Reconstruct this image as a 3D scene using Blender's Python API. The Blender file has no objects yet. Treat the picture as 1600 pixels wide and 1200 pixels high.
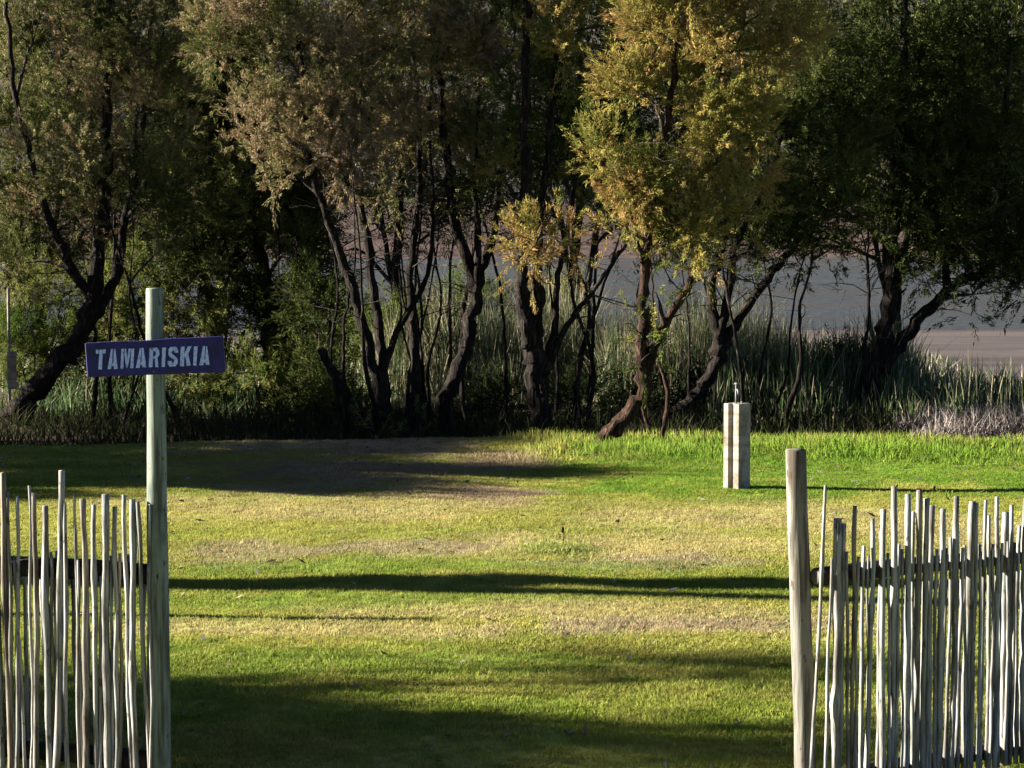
import bpy, math, random
import numpy as np
from mathutils import Vector, Matrix

# ------------------------------------------------------------------ camera
F_PX, CAM_H, HORIZON = 3600.0, 3.1, 331.0
PITCH = math.atan((600 - HORIZON) / F_PX)
scn = bpy.context.scene
COL = scn.collection
cam_d = bpy.data.cameras.new('camera')
cam_d.sensor_width = 36.0
cam_d.lens = 36.0 * F_PX / 1600.0
cam_d.clip_start, cam_d.clip_end = 0.1, 4000
cam = bpy.data.objects.new('camera', cam_d)
cam.location = (0, 0, CAM_H)
cam.rotation_euler = (math.pi / 2 - PITCH, 0, 0)
COL.objects.link(cam)
scn.camera = cam

# ------------------------------------------------------------------ light
SUN_EL, SUN_BEHIND = math.radians(15.5), math.radians(6.5)   # low sun from the left, a little beyond
to_sun = Vector((-math.cos(SUN_BEHIND) * math.cos(SUN_EL), math.sin(SUN_BEHIND) * math.cos(SUN_EL), math.sin(SUN_EL)))
world = bpy.data.worlds.new('World')
scn.world = world
world.use_nodes = True
wn = world.node_tree.nodes
sky = wn.new('ShaderNodeTexSky')
sky.sky_type = 'NISHITA'
sky.sun_disc = False
sky.sun_elevation = SUN_EL
sky.air_density, sky.dust_density = 0.2, 0.05          # clear dry air
sky.sun_rotation = math.atan2(to_sun.x, to_sun.y)
world.node_tree.links.new(sky.outputs[0], wn['Background'].inputs[0])
wn['Background'].inputs[1].default_value = 0.05
sun_d = bpy.data.lights.new('sun', 'SUN')
sun_d.energy = 5.0
sun_d.angle = math.radians(0.5)
sun_d.color = (1.0, 0.93, 0.81)
sun = bpy.data.objects.new('sun', sun_d)
sun.rotation_euler = to_sun.to_track_quat('Z', 'Y').to_euler()
sun.location = (-40, 0, 30)
COL.objects.link(sun)
scn.view_settings.view_transform = 'Standard'
scn.view_settings.look = 'None'
scn.view_settings.gamma = 1
scn.view_settings.use_curve_mapping = False
scn.view_settings.exposure = 2.55
scn.cycles.max_bounces = 4
scn.cycles.diffuse_bounces = 1
scn.cycles.transparent_max_bounces = 8

# ------------------------------------------------------------------ helpers
rng = np.random.default_rng(11)
random.seed(5)
TP = math.tan(PITCH); SP, CP = math.sin(PITCH), math.cos(PITCH)

def P(x, y, D):
    """point at depth D seen at photo pixel x, y (used for measuring only)"""
    u, v = (x - 800) / F_PX, (600 - y) / F_PX
    d = np.array([u, v * SP + CP, v * CP - SP])
    p = d * (D / d[1]); p[2] += CAM_H
    return p

def G(x, y, z=0.0):
    """point on the level ground z at photo pixel"""
    u, v = (x - 800) / F_PX, (600 - y) / F_PX
    d = np.array([u, v * SP + CP, v * CP - SP])
    t = (z - CAM_H) / d[2]
    p = d * t; p[2] = z
    return p

def tag(o, label=None, cat=None, group=None, kind=None):
    for k, v in (('label', label), ('category', cat), ('group', group), ('kind', kind)):
        if v: o[k] = v
    return o

def empty(name, loc=(0, 0, 0)):
    o = bpy.data.objects.new(name, None)
    o.location = loc; o.empty_display_size = 0.2
    COL.objects.link(o)
    return o

def mesh_np(name, V, Fq, attrs=None, smooth=False):
    """V (n,3), Fq list of (m,k) index arrays"""
    me = bpy.data.meshes.new(name)
    V = np.asarray(V, np.float32)
    if not isinstance(Fq, list): Fq = [Fq]
    Fq = [np.asarray(f, np.int32) for f in Fq if len(f)]
    me.vertices.add(len(V)); me.vertices.foreach_set('co', V.ravel())
    nl = sum(f.size for f in Fq); nf = sum(len(f) for f in Fq)
    me.loops.add(nl); me.polygons.add(nf)
    me.loops.foreach_set('vertex_index', np.concatenate([f.ravel() for f in Fq]))
    tot = np.concatenate([np.full(len(f), f.shape[1], np.int32) for f in Fq])
    st = np.concatenate([[0], np.cumsum(tot)[:-1]]).astype(np.int32)
    me.polygons.foreach_set('loop_start', st)
    me.polygons.foreach_set('loop_total', tot)
    me.polygons.foreach_set('use_smooth', np.full(nf, smooth))
    for an, av in (attrs or {}).items():
        a = me.attributes.new(an, 'FLOAT', 'POINT')
        a.data.foreach_set('value', np.asarray(av, np.float32))
    me.update(calc_edges=True)
    return me

def obj(name, me, mat=None, parent=None, loc=None):
    o = bpy.data.objects.new(name, me)
    COL.objects.link(o)
    if mat: me.materials.append(mat) if not me.materials else None
    if parent: o.parent = parent
    if loc is not None: o.location = loc
    return o

class MB:
    """gathers rings / boxes / prisms into one mesh"""
    def __init__(s): s.v = []; s.f = {}; s.n = 0
    def add(s, V, faces):
        for f in faces: s.f.setdefault(len(f), []).append([i + s.n for i in f])
        s.v.append(np.asarray(V, float)); s.n += len(V)
    def tube(s, pts, rad, sides=8, cap=True, wob=0.0, twist=0.0):
        pts = np.asarray(pts, float); n = len(pts)
        rad = np.broadcast_to(rad, n)
        T = np.gradient(pts, axis=0); T /= np.linalg.norm(T, axis=1)[:, None] + 1e-9
        ref = np.array([1.0, 0.13, 0.07]) if abs(T[0][0]) < 0.8 else np.array([0.1, 1.0, 0.2])
        a = np.cross(T, ref); a /= np.linalg.norm(a, axis=1)[:, None] + 1e-9
        b = np.cross(T, a)
        th = np.arange(sides) / sides * 2 * math.pi
        V = []
        for i in range(n):
            r = rad[i] * (1 + wob * rng.normal(size=sides)) if wob else np.full(sides, rad[i])
            t = th + twist * i
            V.append(pts[i] + (np.cos(t) * r)[:, None] * a[i] + (np.sin(t) * r)[:, None] * b[i])
        V = np.concatenate(V); F = []
        for i in range(n - 1):
            for k in range(sides):
                k2 = (k + 1) % sides
                F.append((i * sides + k, i * sides + k2, (i + 1) * sides + k2, (i + 1) * sides + k))
        if cap:
            F.append(tuple(range(sides))[::-1] if False else tuple(reversed(range(sides))))
            F.append(tuple((n - 1) * sides + k for k in range(sides)))
        s.add(V, F)
    def box(s, lo, hi):
        x0, y0, z0 = lo; x1, y1, z1 = hi
        V = [(x0,y0,z0),(x1,y0,z0),(x1,y1,z0),(x0,y1,z0),(x0,y0,z1),(x1,y0,z1),(x1,y1,z1),(x0,y1,z1)]
        s.add(V, [(3,2,1,0),(4,5,6,7),(0,1,5,4),(1,2,6,5),(2,3,7,6),(3,0,4,7)])
    def prism(s, poly, h0, h1, axis='z'):
        n = len(poly)
        if axis == 'z': V = [(x, y, h0) for x, y in poly] + [(x, y, h1) for x, y in poly]
        else: V = [(x, h0, y) for x, y in poly] + [(x, h1, y) for x, y in poly]
        F = [tuple(range(n)), tuple(range(2 * n - 1, n - 1, -1))]
        F += [(i, i + n, (i + 1) % n + n, (i + 1) % n) for i in range(n)]
        s.add(V, F)
    def mesh(s, name, smooth=True):
        me = mesh_np(name, np.concatenate(s.v), [np.array(f) for f in s.f.values()], smooth=smooth)
        return me

def smoothpath(pts, n):
    """Catmull-Rom resample"""
    p = np.asarray(pts, float)
    if len(p) == 2: return p[0] + (p[1] - p[0]) * np.linspace(0, 1, n)[:, None]
    q = np.vstack([2 * p[0] - p[1], p, 2 * p[-1] - p[-2]])
    t = np.linspace(0, len(p) - 1 - 1e-6, n); i = t.astype(int); u = (t - i)[:, None]
    a, b, c, d = q[i], q[i + 1], q[i + 2], q[i + 3]
    return 0.5 * (2*b + (c-a)*u + (2*a-5*b+4*c-d)*u**2 + (3*b-a-3*c+d)*u**3)

# ------------------------------------------------------------------ materials
def new_mat(name):
    m = bpy.data.materials.new(name); m.use_nodes = True
    nt = m.node_tree; nt.nodes.clear()
    return m, nt

class NT:
    def __init__(s, nt): s.nt = nt
    def n(s, t, **kw):
        nd = s.nt.nodes.new(t)
        for k, v in kw.items(): setattr(nd, k, v)
        return nd
    def l(s, a, b): s.nt.links.new(a, b)
    def put(s, sock, v):
        if hasattr(v, 'links') or isinstance(v, bpy.types.NodeSocket): s.l(v, sock)
        else: sock.default_value = v
    def math(s, op, a, b=0.0, c=None, clamp=False):
        nd = s.n('ShaderNodeMath', operation=op, use_clamp=clamp)
        s.put(nd.inputs[0], a); s.put(nd.inputs[1], b)
        if c is not None: s.put(nd.inputs[2], c)
        return nd.outputs[0]
    def vmath(s, op, a, b):
        nd = s.n('ShaderNodeVectorMath', operation=op)
        s.put(nd.inputs[0], a); s.put(nd.inputs[1], b)
        return nd.outputs['Value'] if op in ('LENGTH', 'DOT_PRODUCT', 'DISTANCE') else nd.outputs[0]
    def noise(s, vec, scale, detail=3, rough=0.55, dim='3D'):
        nd = s.n('ShaderNodeTexNoise', noise_dimensions=dim)
        if vec is not None: s.l(vec, nd.inputs['Vector'])
        nd.inputs['Scale'].default_value = scale
        nd.inputs['Detail'].default_value = detail
        nd.inputs['Roughness'].default_value = rough
        return nd.outputs['Fac']
    def rng(s, v, a, b, c=0.0, d=1.0, smooth=True):
        nd = s.n('ShaderNodeMapRange', interpolation_type='SMOOTHSTEP' if smooth else 'LINEAR')
        s.put(nd.inputs['Value'], v)
        for k, x in (('From Min', a), ('From Max', b), ('To Min', c), ('To Max', d)): nd.inputs[k].default_value = x
        return nd.outputs[0]
    def mix(s, f, a, b, mode='MIX'):
        nd = s.n('ShaderNodeMix', data_type='RGBA', blend_type=mode)
        s.put(nd.inputs['Factor'], f)
        for k, v in ((6, a), (7, b)):
            if isinstance(v, tuple): v = (*v, 1) if len(v) == 3 else v
            s.put(nd.inputs[k], v)
        return nd.outputs[2]
    def ramp(s, f, stops):
        nd = s.n('ShaderNodeValToRGB'); s.put(nd.inputs[0], f)
        e = nd.color_ramp.elements
        while len(e) < len(stops): e.new(0.5)
        for k, (p, c) in enumerate(stops): e[k].position = p; e[k].color = (*c, 1)
        return nd.outputs[0]
    def scaled(s, vec, sc):
        return s.vmath('MULTIPLY', vec, sc)
    def out(s, shader, disp=None):
        o = s.n('ShaderNodeOutputMaterial'); s.l(shader, o.inputs[0])
    def bsdf(s, col, rough=0.8, spec=0.3, bump=None, bdist=0.01, bstr=0.6):
        b = s.n('ShaderNodeBsdfPrincipled')
        s.put(b.inputs['Base Color'], col if not isinstance(col, tuple) else (*col, 1))
        s.put(b.inputs['Roughness'], rough)
        b.inputs['Specular IOR Level'].default_value = spec
        if bump is not None:
            bp = s.n('ShaderNodeBump'); bp.inputs['Strength'].default_value = bstr
            bp.inputs['Distance'].default_value = bdist
            s.l(bump, bp.inputs['Height']); s.l(bp.outputs[0], b.inputs['Normal'])
        return b.outputs[0]

def leaf_mat(name, stops, transl=0.35, attr='tint'):
    m, nt = new_mat(name); N = NT(nt)
    a = N.n('ShaderNodeAttribute', attribute_name=attr)
    c = N.ramp(a.outputs['Fac'], stops)
    d = N.n('ShaderNodeBsdfDiffuse'); N.l(c, d.inputs[0])
    t = N.n('ShaderNodeBsdfTranslucent'); N.l(c, t.inputs[0])
    mx = N.n('ShaderNodeMixShader'); mx.inputs[0].default_value = transl
    N.l(d.outputs[0], mx.inputs[1]); N.l(t.outputs[0], mx.inputs[2])
    N.out(mx.outputs[0])
    return m

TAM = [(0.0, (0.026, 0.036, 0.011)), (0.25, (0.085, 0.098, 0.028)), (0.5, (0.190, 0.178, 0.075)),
       (0.7, (0.235, 0.180, 0.095)), (0.85, (0.21, 0.138, 0.080)), (1.0, (0.25, 0.22, 0.165))]
GOLD = [(0.0, (0.030, 0.045, 0.012)), (0.25, (0.11, 0.130, 0.030)), (0.5, (0.235, 0.200, 0.052)), (0.7, (0.275, 0.185, 0.066)), (1.0, (0.25, 0.145, 0.06))]
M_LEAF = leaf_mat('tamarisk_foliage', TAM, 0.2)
M_GOLD = leaf_mat('golden_tamarisk_foliage', GOLD, 0.22)
M_SHRUB = leaf_mat('shrub_foliage', [(0, (0.03, 0.06, 0.012)), (0.5, (0.085, 0.115, 0.024)), (1, (0.16, 0.15, 0.05))], 0.35)
M_REED = leaf_mat('reed_leaves', [(0, (0.04, 0.068, 0.027)), (0.5, (0.078, 0.118, 0.048)), (0.8, (0.20, 0.20, 0.115)), (1, (0.36, 0.31, 0.21))], 0.3)
M_DRY = leaf_mat('dry_twigs', [(0, (0.06, 0.05, 0.045)), (0.6, (0.15, 0.125, 0.115)), (1, (0.26, 0.22, 0.20))], 0.1)

M_UNDERSHADE = leaf_mat('undergrowth', [(0, (0.018, 0.026, 0.010)), (0.5, (0.028, 0.036, 0.014)), (1, (0.045, 0.035, 0.025))], 0.2)  # leaf colours darkened to hold the shade under the tree row

def bark_mat(name, dark, mid, light):
    m, nt = new_mat(name); N = NT(nt)
    g = N.n('ShaderNodeNewGeometry').outputs['Position']
    s1 = N.noise(N.scaled(g, (1, 1, 0.22)), 26, 5, 0.65)
    s2 = N.noise(g, 2.3, 3)
    c = N.ramp(s1, [(0.32, dark), (0.52, mid), (0.72, light)])
    c = N.mix(N.rng(s2, 0.45, 0.7), c, tuple(x * 0.6 for x in mid))
    fis = N.noise(N.scaled(g, (1, 1, 0.16)), 13, 4, 0.7)
    c = N.mix(N.rng(fis, 0.52, 0.42, 0, 0.8), c, dark)
    N.out(N.bsdf(c, 0.95, 0.1, N.math('ADD', fis, N.math('MULTIPLY', s1, 0.5)), 0.07, 1.0))
    return m
M_BARK = bark_mat('tamarisk_bark', (0.006, 0.005, 0.004), (0.020, 0.015, 0.012), (0.075, 0.06, 0.05))
M_BARKRED = bark_mat('reddish_bark', (0.010, 0.006, 0.004), (0.045, 0.024, 0.016), (0.13, 0.083, 0.057))
M_TWIG = bark_mat('branch_bark', (0.02, 0.015, 0.012), (0.075, 0.06, 0.05), (0.20, 0.17, 0.145))

def wood_mat(name, cols, base_rand=True, streak=55, knots=True, tint2=None):
    m, nt = new_mat(name); N = NT(nt)
    tc = N.n('ShaderNodeNewGeometry').outputs['Position']
    r = N.n('ShaderNodeObjectInfo').outputs['Random']
    off = N.math('MULTIPLY', r, 37.0)
    cb = N.n('ShaderNodeCombineXYZ'); N.l(off, cb.inputs[0]); N.l(off, cb.inputs[2])
    p = N.vmath('ADD', tc, cb.outputs[0])
    s1 = N.noise(N.scaled(p, (1, 1, 0.06)), streak, 5, 0.6)
    s2 = N.noise(N.scaled(p, (1, 1, 0.3)), 7, 4, 0.6)
    if base_rand: base = N.ramp(r, [(i / max(1, len(cols) - 1), c) for i, c in enumerate(cols)])
    else: base = N.mix(0.0, cols[0], cols[0])
    c = N.mix(N.rng(s1, 0.42, 0.66), base, N.mix(1.0, base, (0.36, 0.33, 0.30), 'MULTIPLY'))
    c = N.mix(N.rng(s2, 0.50, 0.68, 0, 0.75), c, tint2 or (0.10, 0.075, 0.05))
    s3 = N.noise(N.scaled(p, (1, 1, 0.5)), 19, 3, 0.6)
    c = N.mix(N.rng(s3, 0.62, 0.70, 0, 0.8), c, (0.05, 0.034, 0.022))
    N.out(N.bsdf(c, 0.85, 0.2, s1, 0.006, 0.8))
    return m
M_PICKET = wood_mat('weathered_sticks', [(0.24, 0.215, 0.185), (0.30, 0.305, 0.295), (0.29, 0.28, 0.26), (0.34, 0.345, 0.335), (0.26, 0.27, 0.25), (0.21, 0.17, 0.135)], tint2=(0.05, 0.038, 0.026))
M_RAIL = wood_mat('dark_rail_wood', [(0.030, 0.023, 0.021), (0.042, 0.031, 0.027)], tint2=(0.02, 0.016, 0.014))
M_POST_G = wood_mat('treated_post_wood', [(0.185, 0.215, 0.175)], False, 34, tint2=(0.045, 0.055, 0.048))
M_POST_B = wood_mat('brown_post_wood', [(0.175, 0.165, 0.14)], False, 34, tint2=(0.06, 0.04, 0.026))

def paint_mat(name, c1, c2, scale, lo=0.45, hi=0.7, rough=0.6):
    m, nt = new_mat(name); N = NT(nt)
    g = N.n('ShaderNodeNewGeometry').outputs['Position']
    s = N.noise(g, scale, 5, 0.65)
    N.out(N.bsdf(N.mix(N.rng(s, lo, hi), c1, c2), rough, 0.3, s, 0.002, 0.4))
    return m
M_SIGN = paint_mat('violet_sign_paint', (0.028, 0.024, 0.155), (0.020, 0.016, 0.070), 16, .38, .66)
M_EDGE = paint_mat('worn_sign_edge', (0.045, 0.03, 0.13), (0.10, 0.08, 0.11), 30)
M_LETTER = paint_mat('pale_blue_lettering', (0.50, 0.62, 1.0), (0.22, 0.24, 0.72), 60, .42, .72)
M_METAL = paint_mat('galvanised_metal', (0.13, 0.135, 0.14), (0.07, 0.068, 0.062), 40, rough=0.5)

def concrete():
    m, nt = new_mat('stained_concrete'); N = NT(nt)
    tc = N.n('ShaderNodeTexCoord').outputs['Object']
    s = N.noise(tc, 30, 6, 0.7); b = N.noise(N.scaled(tc, (1, 1, 0.45)), 7, 4, 0.6)
    sep = N.n('ShaderNodeSeparateXYZ'); N.l(tc, sep.inputs[0])
    band = N.noise(N.scaled(tc, (0.6, 0.6, 3.0)), 2.3, 3)
    c = N.ramp(s, [(0.3, (0.20, 0.175, 0.145)), (0.6, (0.29, 0.265, 0.225)), (0.8, (0.36, 0.335, 0.29))])
    c = N.mix(N.rng(b, 0.45, 0.66, 0, 0.8), c, (0.12, 0.088, 0.052))
    c = N.mix(N.rng(band, 0.48, 0.62, 0, 0.6), c, (0.10, 0.073, 0.042))
    N.out(N.bsdf(c, 0.9, 0.2, s, 0.006, 0.7))
    return m
M_CONC = concrete()

# ---- lawn colour: patches laid out in world space, fine mottling added by nodes
_lat = np.random.default_rng(3).random((256, 256))
def vnoise(x, y, f, octv=4, seed=0):
    tot = 0.0; amp = 1.0; norm = 0.0
    for k in range(octv):
        X = x * f + 17.3 * (k + seed); Y = y * f + 9.1 * (k + seed)
        i = np.floor(X).astype(int); j = np.floor(Y).astype(int); u = X - i; v = Y - j
        u = u * u * (3 - 2 * u); v = v * v * (3 - 2 * v); i0, i1, j0, j1 = i % 256, (i + 1) % 256, j % 256, (j + 1) % 256
        tot = tot + amp * (_lat[i0, j0] * (1 - u) * (1 - v) + _lat[i1, j0] * u * (1 - v) + _lat[i0, j1] * (1 - u) * v + _lat[i1, j1] * u * v)
        norm += amp; amp *= .55; f *= 2.1
    return tot / norm
def sstep(v, a, b):
    t = np.clip((v - a) / (b - a), 0, 1); return t * t * (3 - 2 * t)
def lerp(a, b, t): return np.asarray(a) * (1 - t[:, None]) + np.asarray(b) * t[:, None]
DRY = [(1010, 857, 420, 24), (480, 800, 420, 26), (1150, 805, 330, 26), (930, 965, 480, 26), (560, 985, 320, 18), (720, 782, 150, 30), (1100, 985, 300, 20), (1450, 830, 250, 30)]
GREY = [(380, 862, 150, 20), (1020, 880, 200, 14), (640, 855, 160, 12), (980, 985, 260, 12)]
VIVID = [(1120, 722, 340, 46), (1420, 722, 330, 34)]
LUSH = [(650, 888, 420, 14), (880, 862, 70, 16), (600, 935, 500, 14), (500, 1040, 600, 24)]
BARE = [(520, 738, 280, 26), (560, 702, 260, 17), (770, 722, 110, 14), (770, 772, 90, 14)]
def lawn_colour(x, y):
    x = np.asarray(x, float).ravel(); y = np.asarray(y, float).ravel()
    n1 = vnoise(x, y * 2.0, .7); n2 = vnoise(x, y, 4.0, seed=5); n4 = vnoise(x, y, 1.6, seed=9)
    wob = (n1 - .5) * 1.5 + (n2 - .5) * 1.2
    def union(L):
        m = np.zeros_like(x)
        for px_, py_, rx, ry in L:
            c = G(px_, py_); X = rx * c[1] / F_PX; Y = abs(G(px_, py_ - ry)[1] - G(px_, py_ + ry)[1]) / 2
            m = np.maximum(m, sstep(-(np.hypot((x - c[0]) / X, (y - c[1]) / Y) + wob), -1.25, -.5))
        return m
    c = lerp((0.190, 0.240, 0.038), (0.270, 0.283, 0.062), sstep(n2, .3, .7))
    c = lerp(c, (0.345, 0.320, 0.085), sstep(n1, .42, .66) * .6)
    c = lerp(c, lerp((0.47, 0.37, 0.175), (0.41, 0.35, 0.17), n2), union(DRY) * .66)
    c = lerp(c, (0.34, 0.265, 0.185), union(GREY) * .6)
    c = lerp(c, lerp((0.15, 0.225, 0.035), (0.20, 0.25, 0.05), n2), union(LUSH) * .6)
    c = lerp(c, lerp((0.095, 0.215, 0.022), (0.170, 0.250, 0.034), n2), union(VIVID) * .8)
    c = lerp(c, (0.31, 0.225, 0.155), union(BARE) * .8)
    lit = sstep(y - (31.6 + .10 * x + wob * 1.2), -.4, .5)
    c = lerp(c, lerp((0.040, 0.030, 0.021), (0.095, 0.070, 0.048), n2), lit)  # leaf litter, its colours lowered further for the shade under the trees
    c = c * (.78 + .44 * n4)[:, None]
    return c

def ground_mat():
    m, nt = new_mat('lawn_and_river_ground'); N = NT(nt)
    a = N.n('ShaderNodeAttribute', attribute_name='lawn')
    p = N.n('ShaderNodeNewGeometry').outputs['Position']; sep = N.n('ShaderNodeSeparateXYZ'); N.l(p, sep.inputs[0])
    n3 = N.noise(p, 22.0, 3, 0.6)
    c = N.mix(N.rng(n3, 0.5, 0.78, 0, 0.6), a.outputs['Color'], N.mix(1.0, a.outputs['Color'], (0.4, 0.38, 0.34), 'MULTIPLY'))
    r1 = N.noise(N.scaled(p, (0.05, 0.35, 1)), 1.0, 5, 0.6)
    r2 = N.noise(p, 0.8, 5, 0.65)
    sand = N.mix(N.rng(r1, 0.4, 0.62), (0.105, 0.086, 0.082), (0.060, 0.050, 0.048))
    sand = N.mix(N.rng(r2, 0.55, 0.72, 0, 0.5), sand, (0.05, 0.048, 0.034))
    c = N.mix(N.rng(sep.outputs[1], 41, 50), c, sand)
    N.out(N.bsdf(c, 0.95, 0.1, n3, 0.02, 0.5))
    return m
M_GROUND = ground_mat()

def grass_mat(name, kind):
    m, nt = new_mat(name); N = NT(nt)
    a = N.n('ShaderNodeAttribute', attribute_name='lawn', attribute_type=kind); c = a.outputs['Color']
    d = N.n('ShaderNodeBsdfDiffuse'); N.l(c, d.inputs[0])
    t = N.n('ShaderNodeBsdfTranslucent'); N.l(c, t.inputs[0])
    mx = N.n('ShaderNodeMixShader'); mx.inputs[0].default_value = 0.4
    N.l(d.outputs[0], mx.inputs[1]); N.l(t.outputs[0], mx.inputs[2])
    N.out(mx.outputs[0])
    return m
M_GRASS = grass_mat('lawn_grass_blades', 'INSTANCER')
M_TALLGRASS = grass_mat('tall_grass_blades', 'GEOMETRY')
def colour_attr(me, C):
    a = me.attributes.new('lawn', 'FLOAT_COLOR', 'POINT')
    a.data.foreach_set('color', np.concatenate([C, np.ones((len(C), 1))], 1).astype(np.float32).ravel())

def water_mat():
    m, nt = new_mat('river_water'); N = NT(nt)
    g = N.n('ShaderNodeNewGeometry').outputs['Position']
    w = N.noise(N.scaled(g, (0.5, 1.6, 1)), 1.4, 4, 0.6)
    b = N.n('ShaderNodeBsdfPrincipled')
    b.inputs['Base Color'].default_value = (0.055, 0.062, 0.058, 1)
    N.put(b.inputs['Roughness'], N.rng(N.noise(N.scaled(g, (.02, .09, 1)), 1.0, 4), .35, .65, .08, .4))
    b.inputs['IOR'].default_value = 1.33
    bp = N.n('ShaderNodeBump'); bp.inputs['Strength'].default_value = 1.0; bp.inputs['Distance'].default_value = 0.25
    N.l(w, bp.inputs['Height']); N.l(bp.outputs[0], b.inputs['Normal'])
    N.out(b.outputs[0]); return m
M_WATER = water_mat()

def hill_mat():
    m, nt = new_mat('scrubby_hillside'); N = NT(nt)
    g = N.n('ShaderNodeNewGeometry').outputs['Position']
    a = N.noise(g, 0.12, 6, 0.65); b = N.noise(g, 0.9, 5, 0.7)
    c = N.mix(N.rng(a, 0.4, 0.62), (0.080, 0.070, 0.062), (0.055, 0.054, 0.042))
    c = N.mix(N.rng(b, 0.46, 0.62, 0, 0.8), c, (0.02, 0.024, 0.015))
    N.out(N.bsdf(c, 0.95, 0.1, b, 0.8, 0.8)); return m
M_HILL = hill_mat()

def bank_mat():
    m, nt = new_mat('pink_sand_bank'); N = NT(nt)
    g = N.n('ShaderNodeNewGeometry').outputs['Position']
    a = N.noise(N.scaled(g, (0.08, 0.3, 1.0)), 0.9, 5, 0.65); b = N.noise(g, 0.7, 5, 0.7)
    c = N.mix(N.rng(a, 0.4, 0.65), (0.105, 0.070, 0.060), (0.060, 0.042, 0.036))
    c = N.mix(N.rng(b, 0.55, 0.66, 0, 0.85), c, (0.03, 0.031, 0.02))
    N.out(N.bsdf(c, 0.95, 0.1, b, 0.3, 0.6)); return m
M_BANK = bank_mat()

# ------------------------------------------------------------------ ground
def gz(x, y):
    x = np.asarray(x, float); y = np.asarray(y, float)
    z = 0.025 * np.sin(x * 0.55 + 0.8) * np.sin(y * 0.43) + 0.012 * np.sin(x * 1.7 + y * 1.1)
    edge = 30.6 + 0.10 * x
    t = np.clip((y - edge) / 4.0, 0, 1); z = z - 0.28 * t * t * (3 - 2 * t)
    # low grassy rise round the tap pillar and along the tree line
    z = z + 0.10 * np.exp(-(((x - 3.6) / 3.2) ** 2 + ((y - 29.2) / 1.1) ** 2))
    z = z + 0.09 * np.exp(-(((x + 2.2) / 2.6) ** 2 + ((y - 30.2) / 0.8) ** 2))
    t = np.clip((y - 41) / 16.0, 0, 1); z = z - 0.95 * t * t * (3 - 2 * t)
    t = np.clip((y - 82) / 14.0, 0, 1); z = z - 0.45 * t * t * (3 - 2 * t)
    return z
xs = np.unique(np.concatenate([np.linspace(-400, -30, 24), np.linspace(-30, -9, 43), np.linspace(-9, 9, 141), np.linspace(9, 30, 43), np.linspace(30, 400, 24)]))
ys = np.unique(np.concatenate([np.linspace(-40, 10, 20), np.linspace(10, 46, 210), np.linspace(46, 110, 65), np.linspace(110, 900, 30)]))
XX, YY = np.meshgrid(xs, ys); V = np.stack([XX, YY, gz(XX, YY)], -1).reshape(-1, 3)
nx, ny = len(xs), len(ys); I = np.arange(nx * ny).reshape(ny, nx)
Fq = np.stack([I[:-1, :-1], I[:-1, 1:], I[1:, 1:], I[1:, :-1]], -1).reshape(-1, 4)
ground = obj('ground', mesh_np('ground', V, Fq, smooth=True), M_GROUND); tag(ground, kind='structure')
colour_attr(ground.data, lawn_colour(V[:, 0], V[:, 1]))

wy0, wy1 = 85, 236
wx = np.linspace(-300, 300, 60)
near = wy0 + 3.0 * np.sin(wx * 0.05 + 1) + 1.2 * np.sin(wx * 0.31)
Vw = np.concatenate([np.stack([wx, near, np.full_like(wx, -1.42)], -1), np.stack([wx, np.full_like(wx, wy1), np.full_like(wx, -1.42)], -1)])
n = len(wx)
Fw = np.array([(i, i + 1, n + i + 1, n + i) for i in range(n - 1)])
water = obj('river_water', mesh_np('river_water', Vw, Fw), M_WATER); tag(water, kind='structure')

def ridge(name, x0, x1, y0, y1, nx, ny, zf, mat):
    X, Y = np.meshgrid(np.linspace(x0, x1, nx), np.linspace(y0, y1, ny))
    V = np.stack([X, Y, zf(X, Y)], -1).reshape(-1, 3); I = np.arange(nx * ny).reshape(ny, nx)
    Fq = np.stack([I[:-1, :-1], I[:-1, 1:], I[1:, 1:], I[1:, :-1]], -1).reshape(-1, 4)
    return tag(obj(name, mesh_np(name, V, Fq, smooth=True), mat), kind='structure')
def bank_z(X, Y):
    t = np.clip((Y - 226 - 4 * np.sin(X * 0.03)) / 34, 0, 1)
    return -1.6 + 5.6 * t ** 0.8 + 0.35 * np.sin(X * 0.21 + Y * 0.1) * t
ridge('sand_bank', -260, 260, 222, 275, 120, 24, bank_z, M_BANK)
def hill_z(X, Y):
    t = np.clip((Y - 262) / 420, 0, 1)
    return 0.5 + 105 * t ** 0.85 * (1 + 0.10 * np.sin(X * 0.013 + 0.6) + 0.05 * np.sin(X * 0.05)) + 2.0 * np.sin(X * 0.11 + Y * 0.07) * t ** 0.5 + 1.0 * np.sin(X * 0.31) * np.sin(Y * 0.23)
ridge('hill', -420, 420, 262, 700, 160, 90, hill_z, M_HILL)

# ------------------------------------------------------------------ foliage and trees
def unit(v): return v / (np.linalg.norm(v, axis=-1, keepdims=True) + 1e-9)

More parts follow.
